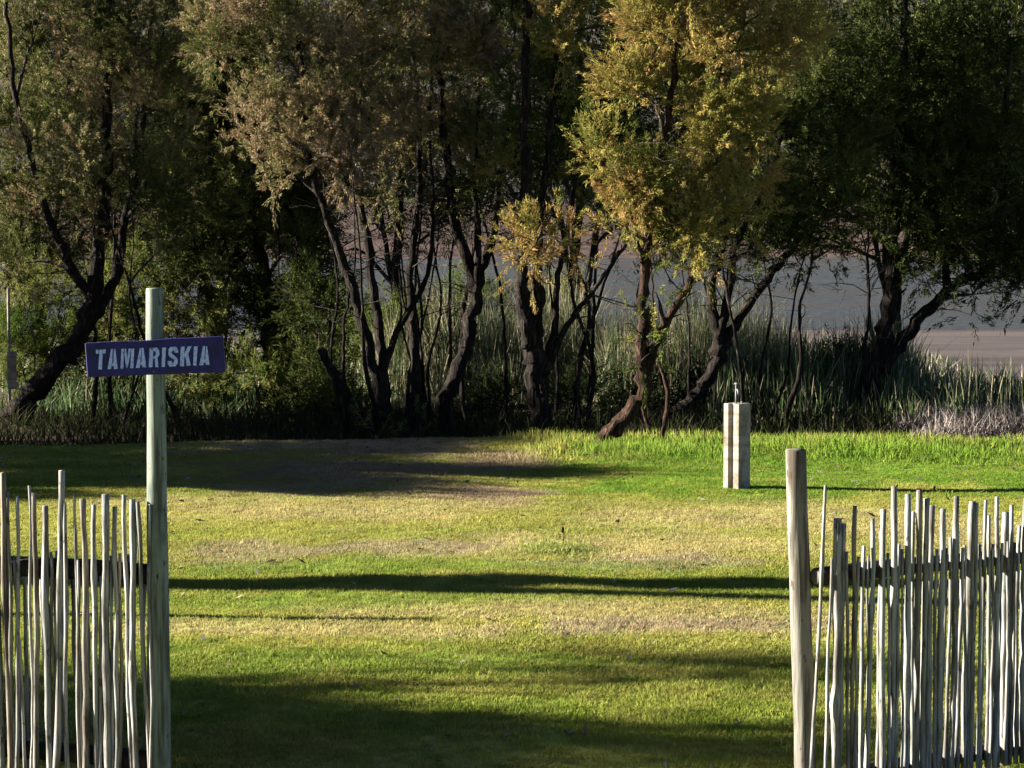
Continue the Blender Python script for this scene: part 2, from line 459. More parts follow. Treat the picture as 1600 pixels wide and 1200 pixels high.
def blades(cent, axis, L, nb, tint, lmin, lmax, wmin, wmax, droop=0.25, spread=0.65, rad=0.03, g=rng):
    """diamond leaflets along plume axes -> verts, quads, tint"""
    N = len(cent)
    if N == 0: return np.zeros((0, 3)), np.zeros((0, 4), int), np.zeros(0)
    k = np.repeat(np.arange(N), nb)
    s = g.random(len(k))
    base = cent[k] + axis[k] * (L[k] * s)[:, None] + g.normal(size=(len(k), 3)) * rad
    base[:, 2] -= 0.5 * droop * L[k] * s * s
    d = unit(axis[k] * 0.8 + unit(g.normal(size=(len(k), 3))) * spread + np.array([0, 0, -droop]))
    l = g.uniform(lmin, lmax, len(k)); w = g.uniform(wmin, wmax, len(k))
    side = unit(np.cross(d, g.normal(size=(len(k), 3))))
    V = np.stack([base - side * w[:, None], base + side * w[:, None], base + d * l[:, None]], 1).reshape(-1, 3)
    Fq = None
    t = np.clip(tint[k] + g.normal(size=len(k)) * 0.05, 0, 1)
    return V, Fq, np.repeat(t, 3)

class Tree:
    def __init__(s, name, label, cat, base, group=None, bark=None):
        s.root = empty(name, base); tag(s.root, label, cat, group)
        s.base = np.array(base, float); s.bark = bark or M_BARK
        s.nodes = []; s.tr = MB(); s.br = MB(); s.pl = []   # plume batches
    def stem(s, pts, r0, r1, sides=10):
        p = smoothpath(pts, max(8, 5 * len(pts)))
        p[1:-1] += rng.normal(size=(len(p) - 2, 3)) * r0 * 0.16
        t = np.linspace(0, 1, len(p)); r = r0 + (r1 - r0) * t ** 0.8
        if r0 > .09: r[:3] *= (1.7, 1.3, 1.1)
        mb = MB(); mb.tube(p - s.base, r, sides, wob=0.14)
        obj('stem' if s.nodes else 'trunk', mb.mesh('trunk'), s.bark, s.root)
        s.nodes += list(zip(p, r))
    def near(s, q):
        best, bd = None, 1e9
        for p, r in s.nodes:
            if p[2] > q[2] + 0.1: continue
            d = np.linalg.norm(p - q) + 0.4 * max(0, p[2] - q[2] + .5)
            if d < bd: bd, best = d, (p, r)
        return best or s.nodes[len(s.nodes) // 2]
    def limb(s, a, b, r0, r1, sides=5, sag=0.1, mb=None, keep=True):
        L = np.linalg.norm(b - a)
        m = (a + b) / 2 + rng.normal(size=3) * L * 0.08; m[2] += sag * L
        n = max(4, int(L / 0.22)); p = smoothpath([a, m, b], n)
        p[1:-1] += rng.normal(size=(n - 2, 3)) * 0.012
        (mb or s.br).tube(p - s.base, np.linspace(r0, r1, n), sides, cap=False)
        if keep: s.nodes += [(q, r1 + (r0 - r1) * (1 - i / n)) for i, q in enumerate(p)]
    def lobe(s, c, rx, ry, rd, dens=1.0, tint=0.45, tj=0.16, sub=1.0, nb=52, leaf=1.0, twigs=True):
        """c centre; rx half width, ry half height, rd half depth in metres"""
        area = math.pi * rx * ry
        a, r = s.near(c - np.array([0, 0, ry * 0.4]))
        s.limb(a, c, min(r * 0.8, 0.045), 0.016, 5)
        K = max(3, int(area * 4.4 * sub))
        u = unit(rng.normal(size=(K, 3))) * (rng.random(K) ** 0.42)[:, None]
        sc = c + u * np.array([rx, rd, ry])
        for q in sc:
            a, r = s.near(q)
            if np.linalg.norm(a - q) > 0.12: s.limb(a, q, min(max(r * .6, .006), 0.014), 0.004, 3, 0.05, keep=False)
        n = max(6, int(area * 125 * dens)); k = rng.integers(0, K, n)
        st = np.clip(tint + rng.normal(size=K) * tj, 0, 1)
        off = rng.normal(size=(n, 3)) * np.array([0.115, 0.115, 0.15])
        pc = sc[k] + off
        ax = unit((pc - c) / np.array([rx, rd, ry]) * 0.45 + unit(off) * 0.45 + rng.normal(size=(n, 3)) * 0.3 + np.array([0, 0, 0.55]))
        L = rng.uniform(0.16, 0.42, n) * min(leaf, 2)
        s.pl.append(blades(pc, ax, L, nb, np.clip(st[k] + rng.normal(size=n) * 0.07, 0, 1), 0.036 * leaf, 0.08 * leaf, 0.005 * leaf, 0.009 * leaf, 0.2, 0.5, 0.018 * leaf))
    def tangle(s, D, n, x0, x1, y0=694, ytop=(150, 330)):
        for k in range(n):
            x = rng.uniform(x0, x1); xe = x + rng.normal() * 45; yt = rng.uniform(*ytop); d = D + rng.normal() * .6
            m = 5; pts = [(x + (xe - x) * f + rng.normal() * 9, y0 + (yt - y0) * f) for f in np.linspace(0, 1, m)]
            s.stem(pxs(d, pts), rng.uniform(.022, .05), .009, 6)
    def dead_twigs(s, n, z0=1.4, z1=4.2):
        cand = [q for q in s.nodes if z0 < q[0][2] < z1]
        for k in range(n):
            a, r = cand[rng.integers(len(cand))]
            d = unit(rng.normal(size=3) * np.array([1, .7, .5]) + np.array([0, 0, .45])); L = rng.uniform(.3, 1.1); b = a + d * L
            s.limb(a, b, min(r * .5, .014), .003, 3, .05, keep=False)
            for j in range(3):
                q = a + d * L * rng.uniform(.3, .9); s.limb(q, q + unit(d + rng.normal(size=3) * .7) * L * .4, .005, .002, 3, .03, keep=False)
    def lobes_px(s, D, rows, **kw):
        for r in rows:
            x, y, rx, ry = r[:4]; o = r[4] if len(r) > 4 and isinstance(r[4], dict) else {}
            o = {**kw, **o}; dd = o.pop('dd', 0.0); rd = o.pop('rd', None)
            c = P(x, y, D + dd); m = (D + dd) / F_PX
            s.lobe(c, rx * m, ry * m, rd or 0.85 * (rx + ry) / 2 * m, **o)
    def finish(s, leafmat=None):
        if s.br.n: tag(obj('branches', s.br.mesh('branches'), M_TWIG, s.root), kind='stuff')
        V = np.concatenate([p[0] for p in s.pl]) - s.base
        T = np.concatenate([p[2] for p in s.pl])
        o = obj('crown', mesh_np('crown', V, np.arange(len(V)).reshape(-1, 3), {'tint': T}), leafmat or M_LEAF, s.root)
        tag(o, kind='stuff')
        return s.root

def pxs(D, pts, dd=0.0):
    n = len(pts)
    return [P(x, y, D + dd * i / max(1, n - 1)) for i, (x, y) in enumerate(pts)]

GRP = None
# A : leaning tree behind the sign
D = 36.0
t = Tree('tamarisk_tree', 'dark leaning tamarisk at far left with trunk slanting up behind the sign post', 'tree', P(25, 655, D))
t.stem(pxs(D, [(20, 662), (60, 602), (110, 545), (140, 490), (150, 420), (160, 330), (165, 220), (172, 90), (175, -60)]), 0.19, 0.05, 12)
t.stem(pxs(D, [(105, 565), (150, 490), (178, 430), (200, 330), (215, 240), (232, 110), (240, -20)], 0.8), 0.11, 0.03)
t.stem(pxs(D, [(146, 470), (95, 390), (55, 270), (22, 130), (10, 0)], -0.8), 0.09, 0.025)
t.tangle(36.4, 4, 100, 300, 660); t.dead_twigs(30)
t.lobes_px(D, [(50, 70, 120, 90), (160, 40, 110, 90), (20, 220, 110, 90), (120, 230, 100, 80), (225, 170, 80, 90), (255, 50, 90, 80),
               (60, 340, 80, 50, dict(dens=.6)), (150, 350, 60, 40, dict(dens=.5)), (270, 290, 60, 60, dict(dens=.6, tint=.3)),
               (100, -70, 200, 70), (40, 410, 70, 40, dict(dens=.5, tint=.35)), (240, 400, 50, 40, dict(dens=.5, tint=.3)), (200, 300, 70, 60, dict(tint=.35))], tint=0.45, dens=1.1, tj=.2)
t.finish()
# A2 : dense tree between; leaf tint holds its shade, low lobes added as sun blockers
D = 39.0
t = Tree('tamarisk_tree', 'deeply shaded dense dark tree between the sign post and the middle trunks', 'tree', P(430, 640, D))
t.stem(pxs(D, [(430, 652), (425, 560), (415, 450), (400, 330), (390, 180), (380, 20)]), 0.18, 0.05)
t.stem(pxs(D, [(425, 560), (460, 470), (470, 360), (450, 220)]), 0.1, 0.04)
t.tangle(38.5, 6, 330, 520, 665); t.dead_twigs(30)
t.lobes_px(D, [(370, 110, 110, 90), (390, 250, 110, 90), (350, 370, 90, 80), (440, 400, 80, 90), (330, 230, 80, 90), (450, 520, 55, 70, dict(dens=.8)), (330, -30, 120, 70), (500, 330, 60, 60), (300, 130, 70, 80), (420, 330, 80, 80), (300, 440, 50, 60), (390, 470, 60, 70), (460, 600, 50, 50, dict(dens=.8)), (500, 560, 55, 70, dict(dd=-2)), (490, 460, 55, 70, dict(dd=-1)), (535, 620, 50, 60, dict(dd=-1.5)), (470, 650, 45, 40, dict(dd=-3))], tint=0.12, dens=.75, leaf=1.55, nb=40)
t.finish()
# B : multi-stemmed
D = 33.6
t = Tree('tamarisk_tree', 'multi-stemmed tamarisk with thin upright stems and a broken reddish leaning trunk', 'tree', P(600, 694, D))
t.stem(pxs(D, [(588, 698), (592, 620), (577, 540), (555, 460), (530, 390), (500, 310), (480, 220), (470, 110), (465, 0)]), 0.11, 0.03)
t.stem(pxs(D, [(583, 698), (556, 640), (522, 585), (500, 545)], -0.5), 0.10, 0.055)
t.stem(pxs(D, [(606, 698), (600, 600), (590, 500), (577, 400), (562, 300), (552, 180), (548, 40)], .5), 0.10, 0.03)
t.stem(pxs(D, [(638, 698), (650, 600), (645, 500), (640, 420), (655, 300), (650, 150), (640, 30)], .9), 0.09, 0.025)
t.stem(pxs(D, [(592, 600), (620, 520), (668, 430), (676, 330), (672, 220)], .4), 0.06, 0.02)
t.tangle(34.4, 7, 520, 690); t.dead_twigs(45)
t.lobes_px(D, [(440, 80, 90, 90), (530, 50, 85, 85), (500, 190, 80, 70), (405, 190, 60, 65), (565, 170, 65, 80), (465, 275, 65, 45, dict(dens=.8)),
               (365, 50, 75, 85), (555, 300, 50, 40, dict(dens=.45)), (520, 250, 60, 50, dict(tint=.75)), (470, -60, 130, 70), (600, -30, 80, 60)], tint=0.58, dens=1.35, tj=.2)
t.finish()
# C
D = 34.2
t = Tree('tamarisk_tree', 'slender grey-brown tamarisk with forked dark trunk left of the thick one', 'tree', P(690, 692, D))
t.stem(pxs(D, [(686, 698), (700, 620), (725, 550), (741, 480), (735, 420), (712, 350), (700, 260), (690, 170), (680, 50), (676, -40)]), 0.14, 0.035)
t.stem(pxs(D, [(739, 460), (765, 390), (775, 320), (790, 220), (800, 90)], .5), 0.09, 0.025)
t.stem(pxs(D, [(742, 490), (748, 390), (742, 280), (748, 150)], -.4), 0.06, 0.02)
t.tangle(34.8, 6, 640, 800); t.dead_twigs(40)
t.lobes_px(D, [(640, 70, 80, 85), (715, 50, 80, 75), (690, 170, 80, 70), (775, 110, 75, 80), (620, 200, 60, 65), (755, 220, 60, 50, dict(dens=.7)),
               (650, 285, 60, 35, dict(dens=.5)), (800, 20, 80, 70), (720, 275, 60, 35, dict(dens=.45, tint=.3)), (700, -60, 150, 60)], tint=0.58, dens=1.35, tj=.2)
t.finish()
# D
D = 33.0
t = Tree('tamarisk_tree', 'thick dark trunk splitting into four stems with a low tuft of yellow foliage', 'tree', P(845, 698, D))
t.stem(pxs(D, [(846, 704), (840, 630), (831, 560), (822, 500), (812, 430), (815, 340), (820, 220), (822, 70), (822, -40)]), 0.18, 0.04, 12)
t.stem(pxs(D, [(834, 570), (842, 470), (838, 400), (850, 300), (862, 170), (870, 40)], .3), 0.10, 0.03)
t.stem(pxs(D, [(846, 600), (865, 520), (872, 430), (890, 350), (905, 240)], .5), 0.07, 0.02)
t.stem(pxs(D, [(852, 585), (885, 510), (930, 450), (968, 395), (1000, 350)], .6), 0.055, 0.018)
t.stem(pxs(D, [(850, 704), (854, 650), (848, 600)], -.15), 0.08, 0.06)
t.tangle(34.2, 5, 800, 930); t.dead_twigs(35)
t.lobes_px(D, [(838, 378, 52, 30, dict(tint=.6, dd=-1.3, dens=1.2)), (815, 400, 30, 18, dict(tint=.62, dd=-1.3, dens=1.2)), (895, 385, 35, 24, dict(tint=.55, dd=-.9)), (850, 345, 40, 20, dict(tint=.5, dd=-1.2)),
               (870, 50, 85, 75, dict(tint=.5)), (850, 180, 75, 75, dict(tint=.2, dd=.6)), (780, 280, 50, 50, dict(tint=.2, dd=.8, dens=.8)), (940, 290, 45, 50, dict(tint=.2, dd=1)), (925, 170, 55, 80, dict(tint=.15, dd=.8)), (950, 40, 60, 65), (880, 275, 55, 50, dict(tint=.25, dd=.8, dens=.7)), (860, -60, 120, 60)], tint=0.45, dens=0.9)
t.finish(M_GOLD)
# E : forward, brightest
D = 30.2
t = Tree('tamarisk_tree', 'sunlit golden-green tamarisk with bent reddish trunk left of the concrete pillar', 'tree', P(935, 704, D), bark=M_BARKRED)
t.stem(pxs(D, [(922, 712), (965, 667), (1006, 615), (1001, 560), (1005, 490), (1008, 420), (1013, 360), (1030, 260), (1050, 140), (1058, 10), (1060, -90)]), 0.115, 0.03, 12)
t.stem(pxs(D, [(1004, 600), (1030, 522), (1064, 468), (1086, 410), (1100, 320), (1120, 190), (1130, 40)], .6), 0.075, 0.02)
t.stem(pxs(D, [(1008, 420), (985, 330), (965, 250)], -.5), 0.035, 0.012)
t.tangle(31.0, 2, 985, 1060, 690, (330, 400)); t.dead_twigs(25)
t.lobes_px(D, [(1050, 50, 90, 80), (1010, 150, 60, 60), (1085, 165, 85, 75), (955, 235, 40, 50), (1000, 265, 55, 55), (1060, 285, 65, 55), (1120, 270, 70, 65),
               (1150, 80, 80, 80), (1005, 345, 50, 40), (1075, 365, 65, 38), (1170, 190, 60, 70), (980, 300, 40, 40, dict(tint=.68)), (1190, 20, 70, 70), (1140, 350, 50, 35, dict(dens=.9)), (1100, 405, 50, 22, dict(dens=.6)), (960, 360, 35, 25, dict(dens=.7)),
               (1080, -60, 130, 60), (1018, 525, 18, 45, dict(tint=.2, dens=.9, dd=-.15)), (1030, 470, 14, 30, dict(tint=.25, dens=.7))], tint=0.53, tj=.12, dens=1.8)
t.finish(M_GOLD)
# F
D = 36.0
t = Tree('tamarisk_tree', 'leaning forked tamarisk with pale bark patches directly behind the concrete pillar', 'tree', P(1035, 662, D))
t.stem(pxs(D, [(1026, 676), (1080, 622), (1114, 580), (1122, 530), (1112, 460), (1126, 380), (1140, 280), (1152, 140), (1160, 0)]), 0.125, 0.04)
t.stem(pxs(D, [(1121, 555), (1150, 500), (1196, 440), (1230, 400), (1272, 330), (1300, 260)], .5), 0.10, 0.03)
t.stem(pxs(D, [(1121, 545), (1140, 450), (1150, 380), (1190, 300), (1230, 180), (1250, 60)], -.3), 0.08, 0.03)
t.tangle(36.6, 6, 1060, 1240, 670, (220, 380)); t.dead_twigs(50)
t.lobes_px(D, [(1245, 60, 85, 75), (1260, 170, 80, 75), (1215, 320, 70, 50), (1290, 330, 60, 40, dict(dens=.4)), (1200, 240, 80, 70), (1310, 150, 70, 60, dict(tint=.15)), (1170, 390, 60, 25, dict(dens=.6)),
               (1290, 240, 70, 60, dict(dens=.8)), (1240, 395, 55, 28, dict(dens=.8)), (1250, -50, 120, 60), (1180, 370, 70, 40), (1300, 385, 40, 25, dict(dens=.6)), (1330, 290, 60, 50)], tint=0.1, tj=.12, dens=0.9, leaf=1.3)  # low tint puts this crown's shade into the leaf colour
t.finish()
# G
D = 37.0
t = Tree('tamarisk_tree', 'black-looking shaded tree at right with heavy fork above the reeds', 'tree', P(1362, 640, D))
t.stem(pxs(D, [(1360, 655), (1368, 580), (1388, 490), (1395, 400), (1400, 280), (1410, 120), (1415, -20)]), 0.18, 0.05, 12)
t.stem(pxs(D, [(1374, 578), (1410, 532), (1450, 482), (1492, 446), (1545, 405), (1570, 280), (1575, 130)], -.3), 0.13, 0.04)
t.stem(pxs(D, [(1480, 455), (1475, 350), (1480, 200)], .4), 0.07, 0.03)
t.tangle(37.6, 2, 1350, 1400, 660, (280, 400)); t.dead_twigs(45)
t.lobes_px(D, [(1410, 90, 110, 85), (1350, 210, 70, 70), (1450, 230, 100, 90), (1555, 190, 90, 100), (1570, 50, 90, 80), (1510, 350, 100, 60), (1420, 350, 55, 50), (1600, 360, 80, 70),
               (1520, 460, 16, 34, dict(dens=1.1)), (1470, 410, 60, 28, dict(dens=.9)), (1580, 425, 60, 30), (1490, 130, 90, 80), (1360, 130, 60, 60), (1345, 330, 40, 40, dict(dens=.5)), (1500, -60, 180, 60), (1450, 330, 80, 60), (1560, 300, 90, 70), (1545, 430, 70, 30), (1490, 400, 50, 35), (1400, 260, 70, 60), (1610, 440, 50, 30)], tint=0.04, tj=.1, dens=.75, leaf=1.5, nb=40)  # crown shade painted in by the near-black leaf tint
t.finish()

# second row behind, seen only through front gaps; low tints paint the shade there
def back_tree(label, x, D, lobes, tint=.35, dens=.75, fork=(-40, 40)):
    t = Tree('tamarisk_tree', label, 'tree', P(x, 640, D))
    t.stem(pxs(D, [(x, 665), (x + 8, 540), (x - 6, 420), (x + 4, 260), (x, 60), (x, -60)]), .13, .04)
    for f in fork: t.stem(pxs(D, [(x + 4, 520), (x + f * .5, 400), (x + f, 250), (x + f * 1.3, 80)]), .07, .025)
    t.lobes_px(D, lobes, tint=tint, dens=dens, leaf=1.9, nb=26)
    t.finish()
back_tree('background tree glimpsed behind the leaning tree at far left', 60, 43.5, [(30, 120, 120, 90), (-60, 300, 90, 80), (60, 330, 100, 70), (160, 300, 90, 80), (140, 150, 100, 90), (60, -10, 150, 80), (260, 350, 70, 70), (240, 230, 80, 80), (20, 410, 90, 50), (130, 400, 80, 50), (230, 420, 70, 50)], tint=.3)
back_tree('background tree behind the deeply shaded one', 330, 44.5, [(300, 80, 110, 90), (400, 200, 110, 100), (300, 250, 90, 80), (470, 120, 90, 90), (330, -30, 140, 70), (420, 350, 80, 70), (300, 400, 60, 60), (490, 270, 70, 70)], tint=.2)
back_tree('background tree seen between the multi-stemmed and slender trees', 625, 44.0, [(560, 60, 110, 90), (660, 120, 100, 90), (590, 210, 90, 80), (690, 230, 80, 70), (620, -30, 150, 70), (540, 290, 60, 40), (650, 300, 60, 30), (580, 350, 50, 40, dict(dens=.6)), (720, 350, 60, 40, dict(dens=.5)), (500, 400, 40, 50, dict(dens=.6))], tint=.4)
back_tree('background tree behind the thick dark trunk', 905, 43.0, [(820, 100, 100, 90), (920, 60, 110, 90), (900, 200, 90, 90), (800, 230, 80, 70), (960, 270, 60, 60), (880, 300, 70, 40), (880, -40, 150, 60), (760, 310, 60, 50), (850, 360, 60, 40, dict(dens=.6)), (980, 350, 50, 40, dict(dens=.7)), (930, 240, 70, 70), (985, 170, 60, 90), (1010, 300, 60, 60)], tint=.1)
back_tree('background tree between the golden tree and the black-looking one', 1392, 44.5, [(1220, 120, 110, 90), (1330, 200, 90, 90), (1250, 260, 90, 80), (1320, 70, 80, 60), (1170, 300, 70, 60), (1280, 340, 60, 30), (1100, 130, 100, 100), (1120, 330, 80, 50), (1040, 360, 60, 40), (1200, 380, 60, 30, dict(dens=.8)), (1120, 385, 60, 25, dict(dens=.7)), (1260, 375, 40, 25, dict(dens=.6)), (1050, 250, 80, 70)], tint=.08)
back_tree('background tree behind the black-looking one at the right edge', 1665, 45.0, [(1460, 120, 110, 90), (1560, 230, 110, 100), (1480, 300, 90, 80), (1600, 100, 100, 90), (1580, 350, 90, 60), (1430, 220, 80, 80), (1520, -10, 150, 70), (1420, 350, 50, 50)], tint=.15)

# trees standing left of the view: they shade the lawn
def side_tree(label, x, y, stems, lobes, tint=.35, bark=None, dens=.55):
    y += .66
    t = Tree('shade_tree', label, 'tree', (x, y, float(gz(x, y))), 'trees left of the lawn', bark)
    for pts, r0, r1 in stems: t.stem([np.array((x + a, y + b, c)) for a, b, c in pts], r0, r1)
    for a, b, c, rx, rd, rz in lobes: t.lobe(np.array((x + a, y + b, c)), rx, rz, rd, dens=dens, tint=tint, nb=26, leaf=1.9, sub=.6)
    t.finish()
side_tree('tall forked tree standing left of the lawn beyond the fence', -15, 19.95, [([(0, 0, -.1), (.1, .05, 2), (0, 0, 3.6), (.1, .35, 5), (.2, .6, 7)], .42, .24), ([(0, 0, 2.6), (.2, -.4, 4.4), (.1, -.8, 6.6)], .2, .12)],
          [(0, 0, 8, 1.8, 1.6, 1.5), (.5, .9, 6.9, 1.2, 1.0, .8), (.2, -.9, 6.8, 1.1, .9, .8)])
side_tree('narrow leafy tree standing left of the lawn behind the near fence', -14.5, 14.75, [([(0, 0, -.1), (.1, 0, 1.6), (0, .1, 2.8), (.1, .1, 4.2)], .16, .05), ([(0, 0, 2.6), (.2, .8, 3.6), (.1, 1.6, 4.5)], .06, .03)],
          [(0, -.35, 2.9, 1.0, .6, .8), (0, .2, 3.2, 1.0, .7, .9), (0, -.1, 4.1, 1.0, .65, .6), (0, -1.0, 3.3, 1.0, .3, .9), (.1, 1.95, 4.5, .8, .25, .3)], dens=.85)
# unseen trees added around the viewpoint to darken near ground and cut sky light
for k, (x, y, h, lb) in enumerate(((-15, 9.2, 6.0, 'unseen leafy tree added to shade the near ground, closest to the fence'), (-15, 6.2, 7.5, 'unseen leafy tree added to shade the near ground, beside the viewpoint'), (-15, 1.8, 8.0, 'unseen leafy tree added to shade the near ground, level with the viewpoint'),
                                  (-11, -7, 10, 'tall unseen tree added behind the viewpoint to block sky light, leftmost'), (-4.5, -8, 11, 'tall unseen tree added behind the viewpoint to block sky light, left of the middle'), (2, -7.5, 11, 'tall unseen tree added behind the viewpoint to block sky light, in the middle'), (8.5, -8, 11, 'tall unseen tree added behind the viewpoint to block sky light, right of the middle'), (15, -7, 10, 'tall unseen tree added behind the viewpoint to block sky light, rightmost'))):
    w = 2.2 if y > 0 else 3.4; d = 1.5 if y > 9 else 2.0
    t = Tree('shade_tree', lb, 'tree', (x, y, 0), 'unseen trees added around the viewpoint')
    t.stem([np.array((x, y, -.2)), np.array((x + .1, y, h * .3)), np.array((x - .1, y + .1, h * .6)), np.array((x, y, h * .85))], .22, .06)
    for f in (.22, .42, .62, .82): t.lobe(np.array((x + rng.normal() * .3, y + rng.normal() * .2, h * f)), w, h * .15, d, dens=.16, tint=.3, nb=16, leaf=5.0, sub=.15)
    t.finish()
side_tree('spreading low tree standing left of the lawn near the shaded bank', -13.5, 27.6, [([(0, 0, -.1), (.2, .1, 1.2), (0, .4, 2.2), (.2, .5, 3.4)], .2, .06), ([(0, 0, 1.4), (.3, 1.2, 2.2), (.2, 2.0, 3)], .1, .04)],
          [(0, -.2, 2.0, 1.4, 1.2, 1.0), (0, -1.7, 1.6, 1.4, .9, .9), (.4, -1.3, 2.5, 1.0, .8, .5), (.3, 1.2, 2.6, 1.4, 1.2, 1.0), (0, 2.6, 2.6, 1.4, 1.2, 1.1), (0, .4, 3.4, 1.0, .9, .6), (.2, 2.0, 1.3, 1.3, 1.2, .8), (0, .2, .9, 1.3, 1.6, .8), (.3, -.9, 2.2, 1.2, 1.2, .9)], dens=1.7)
side_tree('bushy round tree standing left of the shaded bank', -13.0, 32.5, [([(0, 0, -.3), (.2, .1, 1.2), (0, .2, 2.4), (.2, .3, 3.6)], .2, .06)],
          [(0, -1.2, 2.2, 1.5, 1.3, 1.2), (.3, .6, 2.6, 1.5, 1.3, 1.2), (0, 2.2, 2.4, 1.5, 1.3, 1.2), (.2, 3.6, 2.4, 1.3, 1.1, 1.2), (0, 0, 3.3, 1.2, 1.2, .5)], dens=1.2)
side_tree('tall bare-stemmed tree added left of the view, high crown blocking sun from the dense tree', -12.6, 39.6, [([(0, 0, -.4), (.1, .1, 2), (0, .2, 4), (.1, .3, 7)], .2, .08), ([(0, 0, 3.6), (.3, -.8, 5), (.3, -1.2, 6.4)], .1, .05)],
          [(0, -.6, 5.9, 1.3, 1.1, .9), (0, .9, 6.2, 1.3, 1.2, 1.0), (.2, -.3, 7.4, 1.3, 1.3, .9), (0, 1.2, 7.8, 1.2, 1.2, .9), (0, .2, 8.8, 1.2, 1.3, .7)], dens=.9)  # unseen tree added to shade the dense tree, crown kept high to spare the shrubs

# ------------------------------------------------------------------ shrubs behind the left tree and between trunks
def shrub(label, x, y, D, rx, ry, tint, dens=0.9, leaf=1.25, group='shrubs under the trees', mat=None, nl=3):
    b = P(x, y, D); m = D / F_PX
    t = Tree('shrub', label, 'shrub', b, group)
    for k in range(nl):
        a = (k - (nl - 1) / 2) / max(1, nl) * 1.3
        t.stem([b + np.array((0, 0, -.1)), b + np.array((a * rx * m * .5, rng.normal() * .1, ry * m * .6)), b + np.array((a * rx * m, rng.normal() * .15, ry * m * rng.uniform(1.0, 1.5)))], .025, .008, 5)
    for k in range(nl):
        a = (k - (nl - 1) / 2) / max(1, nl) * 1.3
        t.lobe(b + np.array((a * rx * m, rng.normal() * .2, ry * m * rng.uniform(.75, 1.15))), rx * m * .55, ry * m * rng.uniform(.7, .9), rx * m * .5, dens=dens, tint=tint, leaf=leaf, nb=34)
    t.finish(mat or M_SHRUB)
shrub('yellow-green shrub left of the leaning trunk at far left edge', 55, 640, 39.5, 110, 140, .6)
shrub('bright leafy shrub directly behind the sign post', 205, 635, 39.0, 90, 120, .62, nl=4)
shrub('grey-green wispy shrub right of the sign board', 310, 640, 38.5, 80, 105, .8)
shrub('low olive shrub beneath the dark tree right of the sign', 415, 650, 38.0, 60, 70, .7)
shrub('shrub with dull leaves beside the broken reddish trunk', 505, 665, 36.5, 55, 45, .55)
shrub('small yellow-green bush at the foot of the multi-stemmed tree', 585, 698, 32.6, 28, 26, .75, nl=2, leaf=.9)
shrub('small dark green bush at the foot of the slender tree', 668, 696, 33.2, 30, 22, .3, nl=2, leaf=.9)
shrub('tall pale green shrub seen between the middle trunks', 615, 620, 41.0, 60, 100, .55, dens=.6)
shrub('feathery light green shrub right of the slender tree', 695, 600, 41.5, 40, 85, .6, dens=.6)

shrub('tall shrub far behind the multi-stemmed tree', 545, 610, 46.0, 70, 100, .45, dens=.7, leaf=1.5)
shrub('tall shrub far behind the slender tree', 740, 600, 46.5, 60, 95, .5, dens=.7, leaf=1.5)
shrub('pale shrub far behind the thick trunk', 860, 595, 47.0, 60, 85, .7, dens=.6, leaf=1.5)
for lb, x, y, D, rx, ry in (('shade-tinted low bush under the multi-stemmed tree, left side', 540, 690, 37.0, 60, 55), ('shade-tinted bush between the slender tree and the thick trunk', 765, 690, 36.0, 55, 60),
                           ('shade-tinted bush right of the thick middle trunk', 905, 688, 36.0, 50, 55), ('shade-tinted bush behind the bent reddish trunk', 985, 680, 37.0, 50, 50),
                           ('shade-tinted bush just left of the concrete pillar', 1085, 680, 38.0, 50, 45), ('shade-tinted bush right of the concrete pillar among reeds', 1215, 675, 37.5, 60, 60), ('shade-tinted bush at the foot of the black-looking tree', 1330, 668, 38.0, 60, 60)):
    shrub(lb, x, y, D, rx, ry, .1, dens=1.0, group='shade-tinted bushes added under the tree row', mat=M_UNDERSHADE)  # bushes added to fill the black shade between the trunks

